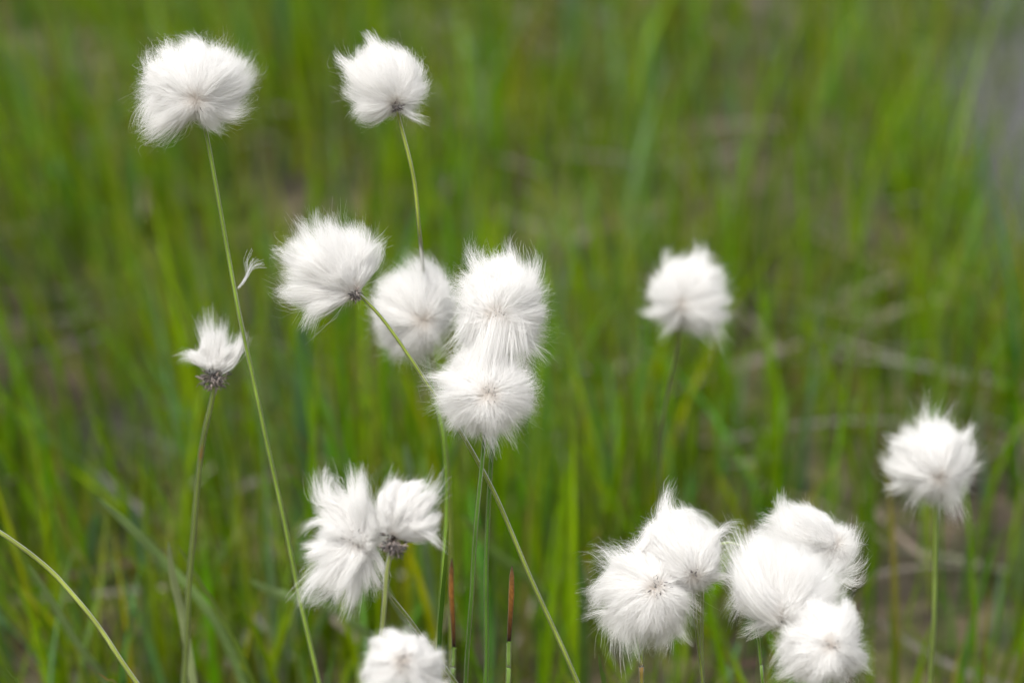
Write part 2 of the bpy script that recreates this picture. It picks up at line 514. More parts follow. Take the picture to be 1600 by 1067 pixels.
B([(205, 790), (222, 860), (228, 930), (232, 1067)], 17, (0.085, 0.17, 0.075), 'blue green blade behind the short pale blade at lower left', depth=1.05, dd=0.08)
B([(150, 800), (140, 880), (125, 960), (110, 1067)], 18, (0.065, 0.15, 0.045), 'blue green blade leaning left behind the arching bare stem', depth=1.08, dd=0.08)
B([(390, 905), (430, 925), (520, 950), (590, 1010)], 13, (0.19, 0.27, 0.09), 'flat lying blade crossing behind the tall left stem below the ragged head', depth=0.95, dd=0.05)
B([(935, 1020), (940, 1050), (946, 1085)], 8, (0.09, 0.17, 0.02), 'short green tip at the bottom edge left of the lower right heads', depth=0.82, dd=0.02)
B([(8, 1042), (20, 1058), (34, 1085)], 5, (0.11, 0.19, 0.02), 'tiny green tip at the bottom left corner', depth=0.82, dd=0.02)
B([(152, 1050), (170, 1063), (190, 1085)], 6, (0.14, 0.18, 0.03), 'short yellowish tip at the bottom edge left of the arching stem foot', depth=0.82, dd=0.02, tip=(0.25, 0.15, 0.05))
B([(632, 690), (650, 790), (668, 880), (690, 1067)], 14, (0.14, 0.21, 0.09), 'soft pale green blade behind the stem right of the ragged heads', depth=1.0, dd=0.08)
B([(720, 800), (770, 860), (850, 930), (900, 1067)], 14, (0.12, 0.20, 0.03), 'soft green blade running down right behind the paired stems', depth=1.02, dd=0.08)
B([(905, 860), (910, 930), (912, 1000), (914, 1067)], 14, (0.07, 0.15, 0.02), 'dark green blade standing left of the lower right heads', depth=0.98, dd=0.08)


# ------------------------------------------------------------------ cotton heads
def poly_radius(C, poly):
    poly = np.asarray(poly, float) - C
    th = np.linspace(-math.pi, math.pi, 361)
    out = np.zeros(361)
    a, b = poly, np.roll(poly, -1, 0)
    for k, q in enumerate(th):
        d = np.array([math.cos(q), -math.sin(q)])     # image y runs down
        best = 0
        for p0, p1 in zip(a, b):
            e = p1 - p0
            den = d[0] * e[1] - d[1] * e[0]
            if abs(den) < 1e-9: continue
            s = (p0[0] * e[1] - p0[1] * e[0]) / den
            u = (p0[0] * d[1] - p0[1] * d[0]) / den
            if s > 0 and -1e-6 <= u <= 1 + 1e-6: best = max(best, s)
        out[k] = best
    out[out == 0] = np.median(out)
    return th, out * 0.91


def fluff(name, parent, C, Bp, poly, depth, seed, n=9000, guides=230, dr=None, bz=0.4, ragged=0.10, swirl=0.0,
          clump=0.55, fly=0.13, gravity=0.10, wav=0.045, tan=1.0, width=0.000095, core=0.12, fountain=0.55, sweep=0.7, locks_n=75, lock_var=0.08, locks=(), size=1.0, white=0.95):
    """silky bristles growing from the receptacle Bp, fanning out to the outline poly (photograph pixels).
    bz: how far the receptacle sits towards the viewer side, as a share of the head's half depth dr."""
    r = np.random.default_rng(seed)
    C = np.asarray(C, float); Bp = np.asarray(Bp, float)
    th, rad = poly_radius(C, poly)
    rad = rad * size
    mean_r = rad.mean()
    dr = dr or mean_r * 0.95
    K = 8
    n = int(n * 2.2)
    t = np.linspace(0, 1, K)
    # frame: x right, y up, z towards the viewer; units: pixels
    b = np.array([Bp[0] - C[0], -(Bp[1] - C[1]), bz * dr])
    # guide directions: Fibonacci sphere with jitter
    k = np.arange(guides) + 0.5
    ph = np.arccos(1 - 2 * k / guides); ga = math.pi * (1 + 5 ** 0.5) * k
    g = np.stack([np.cos(ga) * np.sin(ph), np.sin(ga) * np.sin(ph), np.cos(ph)], -1)
    g = unit(g + 0.09 * r.standard_normal(g.shape))

    def surf(d, f):
        q = np.arctan2(d[:, 1], d[:, 0])
        R = np.interp(q, th, rad)
        rho = np.maximum(np.hypot(d[:, 0], d[:, 1]), 1e-6)
        q_ = rho ** 0.8 / rho                     # a little fuller than an ellipsoid
        return np.stack([d[:, 0] * R * q_, d[:, 1] * R * q_, d[:, 2] * dr], -1) * f[:, None]
    gl = 1 + ragged * r.standard_normal(guides)
    gl = np.clip(gl, 0.6, 1.35)
    S = surf(g, gl)
    # neighbouring tufts sweep the same way: a smooth random field over the head
    F1 = r.standard_normal((3, 3)); F2 = r.standard_normal((3, 3)); o1 = r.random(3) * 6.28
    field = np.sin(2.3 * g @ F1 + o1) + 0.7 * np.sin(4.1 * g @ F2 + 2 * o1)
    gl = gl * (1 + 0.09 * field[:, 0] * sweep)
    S = surf(g, gl)
    sw = swirl * r.normal(1, 0.5, guides)
    curl = 0.30 * r.standard_normal((guides, 3)) + sweep * 0.75 * np.roll(field, 1, 1)
    # broad locks: each takes in the small clumps round it
    nm = locks_n
    k2 = np.arange(nm) + 0.5
    mp = np.arccos(1 - 2 * k2 / nm); ma = math.pi * (1 + 5 ** 0.5) * k2 + r.random() * 6
    mg = unit(np.stack([np.cos(ma) * np.sin(mp), np.sin(ma) * np.sin(mp), np.cos(mp)], -1) + 0.2 * r.standard_normal((nm, 3)))
    ml = 1 + lock_var * r.standard_normal(nm)
    mi = np.argmax(g @ mg.T, 1)
    gl = gl * np.clip(ml[mi], 0.72, 1.25)
    S = surf(g, gl)
    S = S + 0.20 * (surf(mg[mi], gl) - S)
    mcurl = r.standard_normal((nm, 3))
    curl = curl + 0.38 * mcurl[mi]
    S = S + 0.16 * sweep * mean_r * (field - (field * g).sum(1, keepdims=True) * g)

    # hairs choose a guide, shift a little from it
    gi = r.integers(0, guides, n)
    flym = r.random(n) < fly
    spread = np.where(flym, 0.38, 0.17)[:, None]
    d = unit(g[gi] + spread * r.standard_normal((n, 3)))
    f = gl[gi] * (1 + 0.05 * r.standard_normal(n)) * np.where(flym, 0.94 + 0.24 * r.random(n) ** 1.5, 0.74 + 0.27 * r.random(n) ** 0.7)
    own = surf(d, f)
    own = own + 0.16 * sweep * mean_r * (field - (field * g).sum(1, keepdims=True) * g)[gi]
    cl = np.where(flym, 0.1, clump * (0.6 + 0.4 * r.random(n)))[:, None]
    end = own * (1 - cl) + (S[gi] * (1 + 0.04 * r.standard_normal((n, 1)))) * cl
    start = b + unit(r.standard_normal((n, 3)) + 0.8 * d) * core * mean_r * (0.4 + 0.8 * r.random((n, 1)))
    Lv = end - start
    L = np.linalg.norm(Lv, axis=1, keepdims=True)
    u = Lv / np.maximum(L, 1e-6)
    bh = b / max(np.linalg.norm(b), 1e-6)
    fo = fountain * (0.3 + 1.0 * r.random((n, 1))) * min(1.0, np.linalg.norm(b) / (0.5 * mean_r))
    p1 = start + unit(u + fo * bh[None] + 0.12 * r.standard_normal((n, 3))) * L * 0.40
    ax = np.array([0, 0, 1.0])
    swv = np.cross(ax, unit(end)) * sw[gi][:, None]
    outw = unit(end / np.array([mean_r, mean_r, dr]) ** 2)
    tg = end - b
    tg = unit(tg - (tg * outw).sum(1, keepdims=True) * outw)
    oo = np.where(flym, 0.8, 0.25 + 0.5 * r.random(n))[:, None]
    endt = unit(u * 0.3 + outw * oo + 0.7 * tg + curl[gi] + swv + 0.20 * r.standard_normal((n, 3)) + np.array([0, -gravity * 2, 0]))
    p2 = end - endt * L * 0.38
    T = t[None, :, None]
    path = ((1 - T) ** 3) * start[:, None] + 3 * ((1 - T) ** 2) * T * p1[:, None] + 3 * (1 - T) * T ** 2 * p2[:, None] + T ** 3 * end[:, None]
    # droop + fine waves
    w1 = r.standard_normal((n, 3)); w2 = r.standard_normal((n, 3)); fq = 4 + 7 * r.random((n, 1)); fp = 6.28 * r.random((n, 1))
    amp = wav * mean_r * np.where(flym, 2.0, 1.0)[:, None, None]
    env = (t[None] ** 1.3)[..., None]
    path = path + amp * env * (w1[:, None] * np.sin(fq * t[None] + fp)[..., None] + 0.5 * w2[:, None] * np.sin(1.9 * fq * t[None] + 2 * fp)[..., None])
    path[..., 1] -= gravity * mean_r * (t[None] ** 2) * 0.6
    wmul = np.ones(n)
    if locks:
        ex = []
        for (lp, r0, r1, ln) in locks:
            lp = np.array([(q_[0] - C[0], -(q_[1] - C[1]), (q_[2] if len(q_) > 2 else 0.3 * dr)) for q_ in lp], float)
            ctr = spline(lp, K)
            tt_ = np.linspace(0, 1, K)
            # small strands inside the lock
            sc_ = r.standard_normal((max(3, ln // 40), 3)); si = r.integers(0, len(sc_), ln)
            offs = (0.65 * sc_[si] + 0.45 * r.standard_normal((ln, 3)))
            rr_ = (r0 + (r1 - r0) * tt_ ** 0.8)[None, :, None]
            hh = ctr[None] + offs[:, None] * rr_ * (0.6 + 0.45 * tt_ ** 2)[None, :, None]
            a2 = r.standard_normal((ln, 1, 3)); ph2 = 6.28 * r.random((ln, 1)); fq2 = 3 + 6 * r.random((ln, 1))
            hh = hh + 0.055 * mean_r * a2 * (tt_ ** 1.4)[None, :, None] * np.sin(fq2 * tt_[None] + ph2)[..., None]
            # uneven lengths
            cut = np.where(r.random((ln, 1)) < 0.3, 0.45, 0.72) + 0.42 * r.random((ln, 1)) ** 1.3
            idx = np.clip(tt_[None] * cut * (K - 1), 0, K - 1.001)
            i0 = idx.astype(int); fr_ = (idx - i0)[..., None]
            ar = np.arange(ln)[:, None]
            hh = hh[ar, i0] * (1 - fr_) + hh[ar, i0 + 1] * fr_
            ex.append(hh)
        ex = np.concatenate(ex)
        path = np.concatenate([path, ex])
        flym = np.concatenate([flym, np.zeros(len(ex), bool)])
        n = len(path)
    scale = depth * 0.36 / 1600
    c0 = P(C[0], C[1], depth)
    Wp = c0 + scale * (path[..., 0:1] * RIGHT + path[..., 1:2] * UP - path[..., 2:3] * FWD)
    side = unit(np.cross(unit(Wp[:, -1] - Wp[:, 0]), r.standard_normal((n, 3))))
    prof = np.clip(1.0 - 0.85 * t ** 1.5, 0.08, 1)
    wd = width * (0.6 + 0.8 * r.random((n, 1))) * np.where(flym, 0.75, 1.0)[:, None] * prof[None]
    V, Fq = ribbons(Wp, wd, side)
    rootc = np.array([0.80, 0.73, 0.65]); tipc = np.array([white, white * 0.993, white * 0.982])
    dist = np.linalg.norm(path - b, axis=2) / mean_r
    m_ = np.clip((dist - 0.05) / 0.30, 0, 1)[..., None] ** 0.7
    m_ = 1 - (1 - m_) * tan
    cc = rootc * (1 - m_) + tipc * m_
    cc = np.repeat(cc, 2, axis=1).reshape(-1, 3)
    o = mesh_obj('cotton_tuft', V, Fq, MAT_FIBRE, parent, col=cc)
    return o, b, c0, scale, mean_r


def scales(parent, cpx, depth_center, frame, spread, n, seed, size=1.0, ax=(0, -1, 0), dark=0.5, reach=(0.2, 1.0), push=0.5, off=(0, 0, 0)):
    """thin pointed dark chaff scales and nutlets round the receptacle (one mesh)"""
    r = np.random.default_rng(seed + 900)
    b, c0, scale, mr = frame
    base = np.array(b) if cpx is None else np.array(cpx, float)
    V, Fq, Cc = [], [], []
    off = 0
    base = base + np.array(off, float)
    d = unit(r.standard_normal((n, 3)) + np.array(ax) * 0.9)
    q0 = base + d * spread * r.uniform(reach[0], reach[1], (n, 1)) + np.array(ax) / np.linalg.norm(ax) * spread * push
    for k in range(n):
        L = r.uniform(7, 17) * size
        w = r.uniform(2.4, 5.0) * size
        dirv = unit(d[k] + 0.5 * r.standard_normal(3))
        sd = unit(np.cross(dirv, r.standard_normal(3))); nn = np.cross(dirv, sd)
        pts = []
        for tt, ww in ((0, 0.3), (0.35, 1), (0.7, 0.7), (1, 0.1)):
            cpt = q0[k] + dirv * L * (tt - 0.3) + nn * (1.2 * size * math.sin(tt * 3))
            for s, e in ((-1, 0), (0, 0.5), (1, 0), (0, -0.3)):
                pts.append(cpt + sd * s * ww * w * 0.5 + nn * e * ww * w * 0.6)
        pts = np.array(pts)
        V.append(c0 + scale * (pts[:, 0:1] * RIGHT + pts[:, 1:2] * UP - pts[:, 2:3] * FWD))
        for i_ in range(3):
            for j_ in range(4):
                Fq.append([off + i_ * 4 + j_, off + i_ * 4 + (j_ + 1) % 4, off + i_ * 4 + 4 + (j_ + 1) % 4, off + i_ * 4 + 4 + j_])
        off += 16
        base_c = np.array([0.10, 0.085, 0.085]) if r.random() < dark else np.array([0.34, 0.28, 0.25])
        Cc.append(np.repeat((base_c * r.uniform(0.5, 1.4))[None], 16, 0))
    o = mesh_obj('dark_scales', np.vstack(V), np.array(Fq), MAT_SCALE, parent, col=np.vstack(Cc))
    return o


def stem(parent, pts, r_px, depth, start_world=None, slope=0.000055, collar=0, col=(0.15, 0.22, 0.03), joint=None,
         lean_x=0.0, tipcol=None, name='stem', lit=0.0, flex=0.0006):
    """pts go from the head down the photograph; beyond the frame the stem runs on to the ground"""
    r = np.random.default_rng(int(abs(pts[0][0] * 7 + pts[0][1])))
    y0 = pts[0][1]
    W = [] if start_world is None else [np.array(start_world)]
    for p in pts:
        dd = p[2] if len(p) > 2 else depth + slope * (p[1] - y0)
        W.append(P(p[0], p[1], dd))
    last, d = W[-1], unit(W[-1] - W[-2])
    z = last[2] - 0.015
    dz = max(-d[2], 0.45)
    hx, hy = d[0] / dz * z, np.clip(d[1] / dz * z, -0.03, 0.03)
    W.append(last + np.array([hx * 0.42, hy * 0.4, -z * 0.45]))
    W.append(last + np.array([hx * 0.70, hy * 0.6, -z - 0.02]))
    n = 110
    path = spline(W, n)
    s = np.concatenate([[0], np.cumsum(np.linalg.norm(np.diff(path, axis=0), axis=1))])
    wob = np.stack([np.interp(s, np.linspace(0, s[-1], 14), r.standard_normal(14)) for _ in range(3)], -1)
    path = path + wob * flex * 0.35 * np.clip(s / 0.01, 0, 1)[:, None]
    rad = 1.1 * r_px * PX * (0.82 + 0.45 * s / s[-1]) * (1 + 0.02 * r.standard_normal(n))
    tt = s / s[-1]
    c = 1.3 * np.array(col)[None] * (1 + 0.10 * np.sin(s * 180 + r.random() * 6)[:, None] + 0.04 * r.standard_normal((n, 1)))
    c = np.repeat(c, 1, 0)
    if collar:
        m_ = np.clip(1 - (s - collar * PX) / (5 * PX), 0, 1)[:, None]
        c = c * (1 - m_) + np.array([0.03, 0.022, 0.018]) * m_
        rad = rad * (1 + 0.7 * m_[:, 0])
    if tipcol is not None:
        m_ = np.clip(1 - s / (40 * PX), 0, 1)[:, None]
        c = c * (1 - m_) + np.array(tipcol) * m_
    if joint is not None:
        jw = P(joint[0], joint[1], depth + slope * (joint[1] - y0))
        dj = np.linalg.norm(path - jw, axis=1)
        m_ = np.exp(-(dj / (10 * PX)) ** 2)[:, None] * 0.8
        c = c * (1 - m_) + np.array([0.28, 0.085, 0.03]) * m_
        rad = rad * (1 + 0.12 * m_[:, 0])
    sides = 12
    v, f = tube(path, rad, sides)
    # fine lengthwise stripes round the stem
    stripe = 1 + 0.22 * np.sin(np.arange(sides) * 2.3 + r.random() * 6)[None, :, None]
    cc = (c[:, None] * stripe).reshape(-1, 3)
    return mesh_obj(name, v, f, MAT_STEM, parent, col=np.clip(cc, 0.004, 0.8), smooth=True)


def ring_poly(cx, cy, radii):
    """outline from radii given anticlockwise starting at the right"""
    k = len(radii)
    return [(cx + rr * math.cos(2 * math.pi * q / k), cy - rr * math.sin(2 * math.pi * q / k)) for q, rr in enumerate(radii)]


GRP = 'cotton grass plants in seed'

# single locks of silk, by head: points along the lock (pixels, optional height towards the viewer), width at root and tip, hairs
LOCKS = {
    11: [([(303, 155), (262, 152), (236, 180), (233, 213)], 10, 7, 500), ([(300, 160), (275, 175), (255, 190), (240, 200)], 8, 8, 300),
         ([(316, 165), (322, 185), (335, 200), (352, 208)], 5, 3, 160), ([(308, 160), (292, 180), (275, 195), (262, 202)], 6, 4, 200),
         ([(318, 158), (350, 178), (372, 180), (388, 168)], 10, 8, 400)],
    12: [([(612, 160), (585, 165), (562, 175), (552, 188)], 9, 6, 300), ([(625, 165), (640, 178), (655, 185), (672, 190)], 5, 3, 90),
         ([(600, 90), (585, 75), (578, 62), (570, 52)], 14, 5, 250), ([(560, 120), (545, 100), (532, 92), (528, 80)], 12, 6, 200)],
    13: [([(545, 450), (520, 465), (495, 475), (480, 507)], 8, 7, 400), ([(552, 440), (565, 410), (580, 390), (598, 375)], 6, 6, 260),
         ([(550, 440), (560, 400), (565, 375), (562, 350)], 7, 7, 260)],
    14: [([(660, 500), (640, 530), (650, 560), (672, 575)], 12, 8, 300)],
    15: [([(770, 440, 50), (745, 420), (735, 400), (738, 385)], 14, 7, 250), ([(800, 440, 50), (800, 410), (793, 392), (795, 380)], 12, 6, 250),
         ([(820, 460, 40), (830, 435), (832, 415), (828, 400)], 16, 10, 220), ([(800, 520, 40), (820, 540), (832, 550), (838, 560)], 14, 10, 250), ([(776, 500, 60), (767, 540, 62), (760, 565, 60), (752, 592, 56)], 26, 22, 800), ([(800, 500, 50), (805, 535, 55), (806, 560, 55), (812, 585, 45)], 18, 16, 400),
         ([(760, 520, 60), (735, 550), (715, 560), (700, 575)], 12, 8, 250)],
    16: [([(760, 640, 60), (765, 670), (775, 690), (778, 702)], 16, 8, 350), ([(730, 600, 50), (700, 590), (680, 588), (664, 590)], 16, 9, 300),
         ([(765, 590, 60), (770, 560), (790, 545), (800, 530)], 18, 16, 500), ([(785, 600, 50), (810, 580), (820, 590), (826, 605)], 14, 10, 200)],
    17: [([(333, 575, 5), (318, 562), (300, 553), (284, 558)], 9, 7, 420), ([(333, 570, 5), (330, 545), (326, 518), (323, 502)], 10, 10, 450),
         ([(338, 570, 5), (345, 545), (350, 522), (350, 506)], 10, 9, 400), ([(345, 575, 5), (362, 565), (374, 548), (379, 524)], 8, 6, 450)],
    18: [([(545, 800), (525, 785), (503, 775), (498, 735)], 10, 6, 240), ([(520, 790), (512, 760), (516, 735), (522, 752)], 6, 5, 90),
         ([(560, 800), (555, 770), (556, 745), (553, 725)], 9, 6, 260), ([(530, 830), (500, 812), (480, 820), (468, 835)], 7, 5, 160),
         ([(560, 850, 30), (555, 890), (550, 925), (540, 952)], 14, 9, 500), ([(550, 850, 30), (520, 880), (490, 910), (480, 935)], 14, 12, 500),
         ([(575, 850), (590, 870), (597, 890), (590, 905)], 9, 6, 250)],
    19: [([(625, 800, 20), (650, 790), (672, 765), (682, 742)], 12, 9, 300), ([(640, 815, 20), (665, 830), (678, 840), (686, 848)], 10, 7, 250),
         ([(610, 790, 30), (610, 765), (615, 748), (620, 738)], 12, 8, 250)],
    21: [([(1065, 470, 30), (1040, 480), (1020, 482), (1004, 480)], 12, 8, 250), ([(1060, 480, 30), (1050, 500), (1040, 515), (1030, 525)], 8, 6, 200),
         ([(1100, 480, 30), (1108, 498), (1113, 512), (1116, 522)], 20, 14, 300),
         ([(1085, 430), (1090, 410), (1095, 395), (1090, 382)], 14, 7, 250)],
    22: [([(1440, 700, 40), (1415, 690), (1395, 685), (1382, 680)], 8, 4, 160), ([(1480, 700, 40), (1500, 690), (1515, 675), (1522, 662)], 8, 5, 180),
         ([(1448, 740, 40), (1440, 765), (1434, 780), (1430, 792)], 16, 11, 250), ([(1465, 740, 50), (1475, 765), (1482, 785), (1486, 800)], 16, 11, 300),
         ([(1420, 740, 30), (1400, 760), (1385, 765), (1380, 770)], 8, 5, 150), ([(1455, 690, 20), (1450, 660), (1452, 650), (1455, 636)], 18, 14, 200)],
    23: [([(1040, 820, 30), (1035, 800), (1035, 785), (1042, 770)], 16, 8, 350), ([(1000, 850, 50), (1040, 810), (1080, 805), (1112, 835)], 8, 8, 350),
         ([(1110, 840, 20), (1130, 820), (1145, 820), (1150, 830)], 8, 9, 90), ([(1090, 900, 40), (1120, 900), (1135, 905), (1150, 925)], 8, 8, 150)],
    24: [([(1000, 905, 40), (960, 900), (935, 930), (915, 935)], 12, 9, 350), ([(1000, 910, 40), (965, 880), (945, 860), (930, 865)], 14, 10, 350),
         ([(1000, 930, 50), (980, 960), (980, 990), (985, 1012)], 20, 14, 600), ([(1025, 930, 50), (1050, 960), (1060, 985), (1075, 1000)], 8, 4, 200),
         ([(1015, 930, 50), (1035, 960), (1040, 990), (1035, 1010)], 10, 8, 350), ([(1000, 925, 40), (960, 945), (935, 945), (912, 950)], 8, 6, 150)],
    25: [([(1300, 880, 30), (1320, 870), (1330, 850), (1337, 828)], 10, 7, 350), ([(1305, 890, 20), (1325, 890), (1340, 880), (1345, 865)], 8, 9, 120),
         ([(1310, 900), (1330, 910), (1340, 900), (1338, 885)], 8, 9, 100), ([(1230, 830, 30), (1225, 805), (1220, 790), (1222, 775)], 14, 7, 300)],
    26: [([(1215, 950, 40), (1180, 920, 70), (1160, 880, 50), (1140, 835)], 18, 12, 700), ([(1215, 955, 30), (1190, 930), (1160, 930), (1145, 965)], 10, 8, 450),
         ([(1210, 960, 40), (1200, 970), (1180, 980), (1165, 985)], 8, 6, 250), ([(1230, 950, 60), (1260, 930), (1290, 920), (1310, 890)], 16, 14, 500)],
    27: [([(1290, 990, 40), (1260, 985), (1230, 1010), (1210, 1045)], 14, 10, 400), ([(1290, 1000, 50), (1275, 1030), (1270, 1055), (1265, 1085)], 12, 10, 400),
         ([(1310, 990, 30), (1320, 965), (1318, 945), (1325, 935)], 14, 8, 300), ([(1310, 1010, 40), (1335, 1025), (1345, 1035), (1358, 1040)], 8, 5, 120)],
}
LOCKS = {k_: [(l_[0], l_[1] * 1.15, l_[2] * (1.5 if k_ != 17 else 1.25), int(l_[3] * 1.0)) for l_ in v_] for k_, v_ in LOCKS.items()}
OFF = {11: (0, -2, 14), 12: (0, -8, 26), 13: (3, -2, 15), 15: (0, 2, 34), 16: (-4, 4, 28), 17: (0, -8, 16), 18: (-20, 30, 20), 19: (2, -8, 22),
       20: (0, 0, 20), 23: (0, 0, 18), 24: (0, 0, 20), 26: (0, 0, 12), 27: (0, 0, 16)}


def cotton(label, C, Bp, poly, depth, seed, stem_pts, stem_r, sc=None, stem_kw=None, **kw):
    foot = P(stem_pts[-1][0], 1100, depth + 0.05); foot[2] = 0.02
    t_ = thing('cotton_grass', label, 'cotton grass', foot, GRP)
    bpy.context.view_layer.update()
    o, b, c0, scale, mr = fluff('cotton_tuft', t_, C, Bp, poly, depth, seed, locks=LOCKS.get(seed, ()), **kw)
    bw = c0 + scale * (b[0] * RIGHT + b[1] * UP - b[2] * FWD)
    sk = dict(stem_kw or {})
    own = sk.pop('start', True)
    stem(t_, stem_pts, stem_r, depth, start_world=bw if own else None, **sk)
    if sc:
        scales(t_, None, depth, (b, c0, scale, mr), seed=seed, off=OFF.get(seed, (0, 0, 0)), **sc)
    return t_


# 1 tall, upper left
cotton('tall plant whose wide round white head is the highest on the left', (303, 128), (312, 158),
       [(398, 100), (385, 78), (365, 62), (335, 52), (305, 55), (270, 65), (240, 78), (222, 100), (212, 130), (213, 165), (232, 210), (262, 200),
        (295, 190), (312, 180), (345, 205), (360, 190), (385, 165), (398, 130)], 0.805, 11,
       [(318, 190), (330, 245), (345, 330), (368, 460), (400, 610), (440, 800), (497, 1067)], 3.5,
       sc=dict(spread=16, n=16, size=0.6, dark=0.3), stem_kw=dict(col=(0.15, 0.22, 0.035)), bz=0.70, n=11000, fountain=0.8,
       ragged=0.08, swirl=0.35, dr=80)
# 2 upper middle
cotton('plant with a compact round head at the top, stem ending behind a soft head', (600, 122), (618, 158),
       [(668, 130), (662, 100), (640, 75), (612, 58), (580, 62), (550, 72), (530, 95), (528, 125), (540, 155), (562, 182), (590, 175), (615, 172), (640, 182),
        (660, 165)], 0.815, 12,
       [(623, 180, .815), (645, 270, .817), (655, 360, .823), (660, 405, .838), (664, 440, .862), (670, 520, .880), (690, 660, .890), (700, 760, .90), (706, 1067, .92)], 3.4,
       sc=dict(spread=13, n=60, size=0.75, dark=0.6), stem_kw=dict(collar=6, col=(0.18, 0.22, 0.035)), bz=0.45, ragged=0.06, clump=0.45,
       fountain=0.7, swirl=-0.25)
# 3 head pointing left
cotton('plant nodding left, white head like a brush on a stem slanting down to the right', (508, 412), (552, 455),
       [(592, 378), (578, 360), (556, 345), (520, 335), (485, 342), (458, 365), (438, 400), (430, 435), (442, 470), (470, 480), (482, 508), (495, 480),
        (525, 470), (556, 462), (572, 440)], 0.802, 13,
       [(566, 464), (600, 500), (640, 555), (672, 605), (710, 660), (745, 720), (780, 790), (835, 915), (903, 1067)], 3.4,
       sc=dict(spread=12, n=85, size=0.8, dark=0.55, ax=(0.5, -0.5, 0.5)), stem_kw=dict(slope=0.00003, col=(0.15, 0.19, 0.035), collar=3), bz=0.25,
       fountain=0.05, ragged=0.11, clump=0.65, gravity=0.02, dr=58)
# 4 soft head behind
cotton('plant with a soft blurred head between the nodding brush head and the largest head', (640, 480), (660, 500),
       [(718, 470), (705, 430), (672, 398), (640, 388), (605, 405), (582, 440), (572, 480), (575, 520), (600, 552), (640, 570), (680, 560), (708, 525)],
       0.855, 14, [(664, 540), (676, 600), (688, 660), (697, 760), (695, 880), (687, 1000), (683, 1067)], 3.4,
       stem_kw=dict(slope=0.00004, col=(0.14, 0.24, 0.02)), bz=0.75, fountain=0.8, ragged=0.07, n=9000, dr=70)
# 5 centre upper
cotton('plant in the middle with the larger upper head, dark specks in its furry centre', (778, 475), (776, 492),
       [(852, 470), (850, 430), (832, 405), (800, 400), (765, 402), (735, 402), (712, 425), (702, 460), (705, 500), (712, 540), (740, 560), (780, 565),
        (822, 560), (845, 540), (855, 505)], 0.800, 15,
       [(772, 640, .815), (768, 700, .82), (764, 800, .825), (761, 900, .83), (759, 1067, .835)], 3.6,
       sc=dict(spread=14, n=36, size=0.34, dark=0.8, ax=(0, 0, 1.0), reach=(0.05, 1.3)), stem_kw=dict(col=(0.06, 0.13, 0.015)), bz=0.80, n=13000,
       fountain=1.0, ragged=0.09, wav=0.06, clump=0.45, dr=78, fly=0.12)
# 6 centre lower
cotton('plant with the lower head of the touching middle pair, dark streak at its centre', (755, 618), (763, 615),
       [(832, 612), (826, 575), (800, 540), (760, 530), (715, 545), (690, 570), (668, 600), (680, 640), (705, 668), (740, 688), (775, 692), (805, 672),
        (832, 650)], 0.795, 16,
       [(757, 690), (752, 745), (745, 820), (738, 900), (728, 1067)], 3.6,
       sc=dict(spread=17, n=36, size=0.38, dark=0.8, ax=(0.3, 0.5, 1.0), reach=(0.05, 1.4)), stem_kw=dict(col=(0.065, 0.135, 0.018)), bz=0.80, n=13000,
       fountain=0.95, ragged=0.09, wav=0.055, clump=0.45, dr=76, fly=0.12, swirl=0.25)
# 7 small ragged
cotton('plant with the smallest head, a few ragged white tufts over dark scales', (331, 562), (333, 572),
       [(378, 545), (376, 520), (362, 545), (352, 545), (350, 512), (338, 506), (322, 508), (318, 530), (308, 540), (284, 556), (300, 562), (318, 572),
        (333, 585), (348, 572), (368, 560)], 0.835, 17,
       [(334, 600), (328, 640), (316, 700), (306, 780), (298, 880), (292, 980), (289, 1067)], 4.8, sc=dict(spread=25, n=220, size=0.95, dark=0.45),
       stem_kw=dict(collar=28, col=(0.15, 0.20, 0.045), joint=(315, 706), slope=0.00012), n=3200, guides=60, ragged=0.06, clump=0.75, bz=0.0,
       fountain=0.0, gravity=0.0, core=0.3, tan=1.0, dr=30)
# 8 ragged left of pair
cotton('plant with a torn shaggy head, two wisps standing up and long strands hanging down', (545, 835), (560, 850),
       [(610, 820), (600, 790), (575, 765), (562, 728), (548, 735), (545, 775), (528, 775), (518, 735), (498, 740), (492, 785), (500, 815), (472, 840),
        (464, 900), (490, 925), (520, 935), (540, 950), (560, 930), (582, 890), (605, 850)], 0.775, 18,
       [(586, 903, .79), (612, 935, .80), (645, 975, .805), (690, 1035, .815), (720, 1075, .82)], 3.5,
       stem_kw=dict(col=(0.17, 0.22, 0.045)), sc=dict(spread=30, n=26, size=0.6, dark=0.35, ax=(-0.6, 0.8, 0.8)), n=9000, guides=110,
       ragged=0.12, clump=0.78, bz=0.3, gravity=0.16, fountain=0.3, dr=62, wav=0.05)
# 9 ragged right of pair
cotton('plant with a square torn head on dark grey scales, right of the shaggy one', (637, 792), (616, 832),
       [(684, 790), (682, 755), (660, 748), (640, 750), (622, 742), (602, 752), (590, 780), (585, 810), (600, 830), (625, 828), (650, 838), (678, 845),
        (686, 820)], 0.765, 19,
       [(611, 862), (605, 890), (601, 940), (597, 990), (590, 1067)], 4.2, sc=dict(spread=25, n=210, size=0.85, dark=0.6),
       stem_kw=dict(collar=22, col=(0.17, 0.20, 0.06), slope=0.00003, tipcol=None), n=7500, guides=70, ragged=0.08, clump=0.8, bz=0.2, fountain=0.4,
       gravity=0.05, dr=45, tan=1.0, wav=0.05)
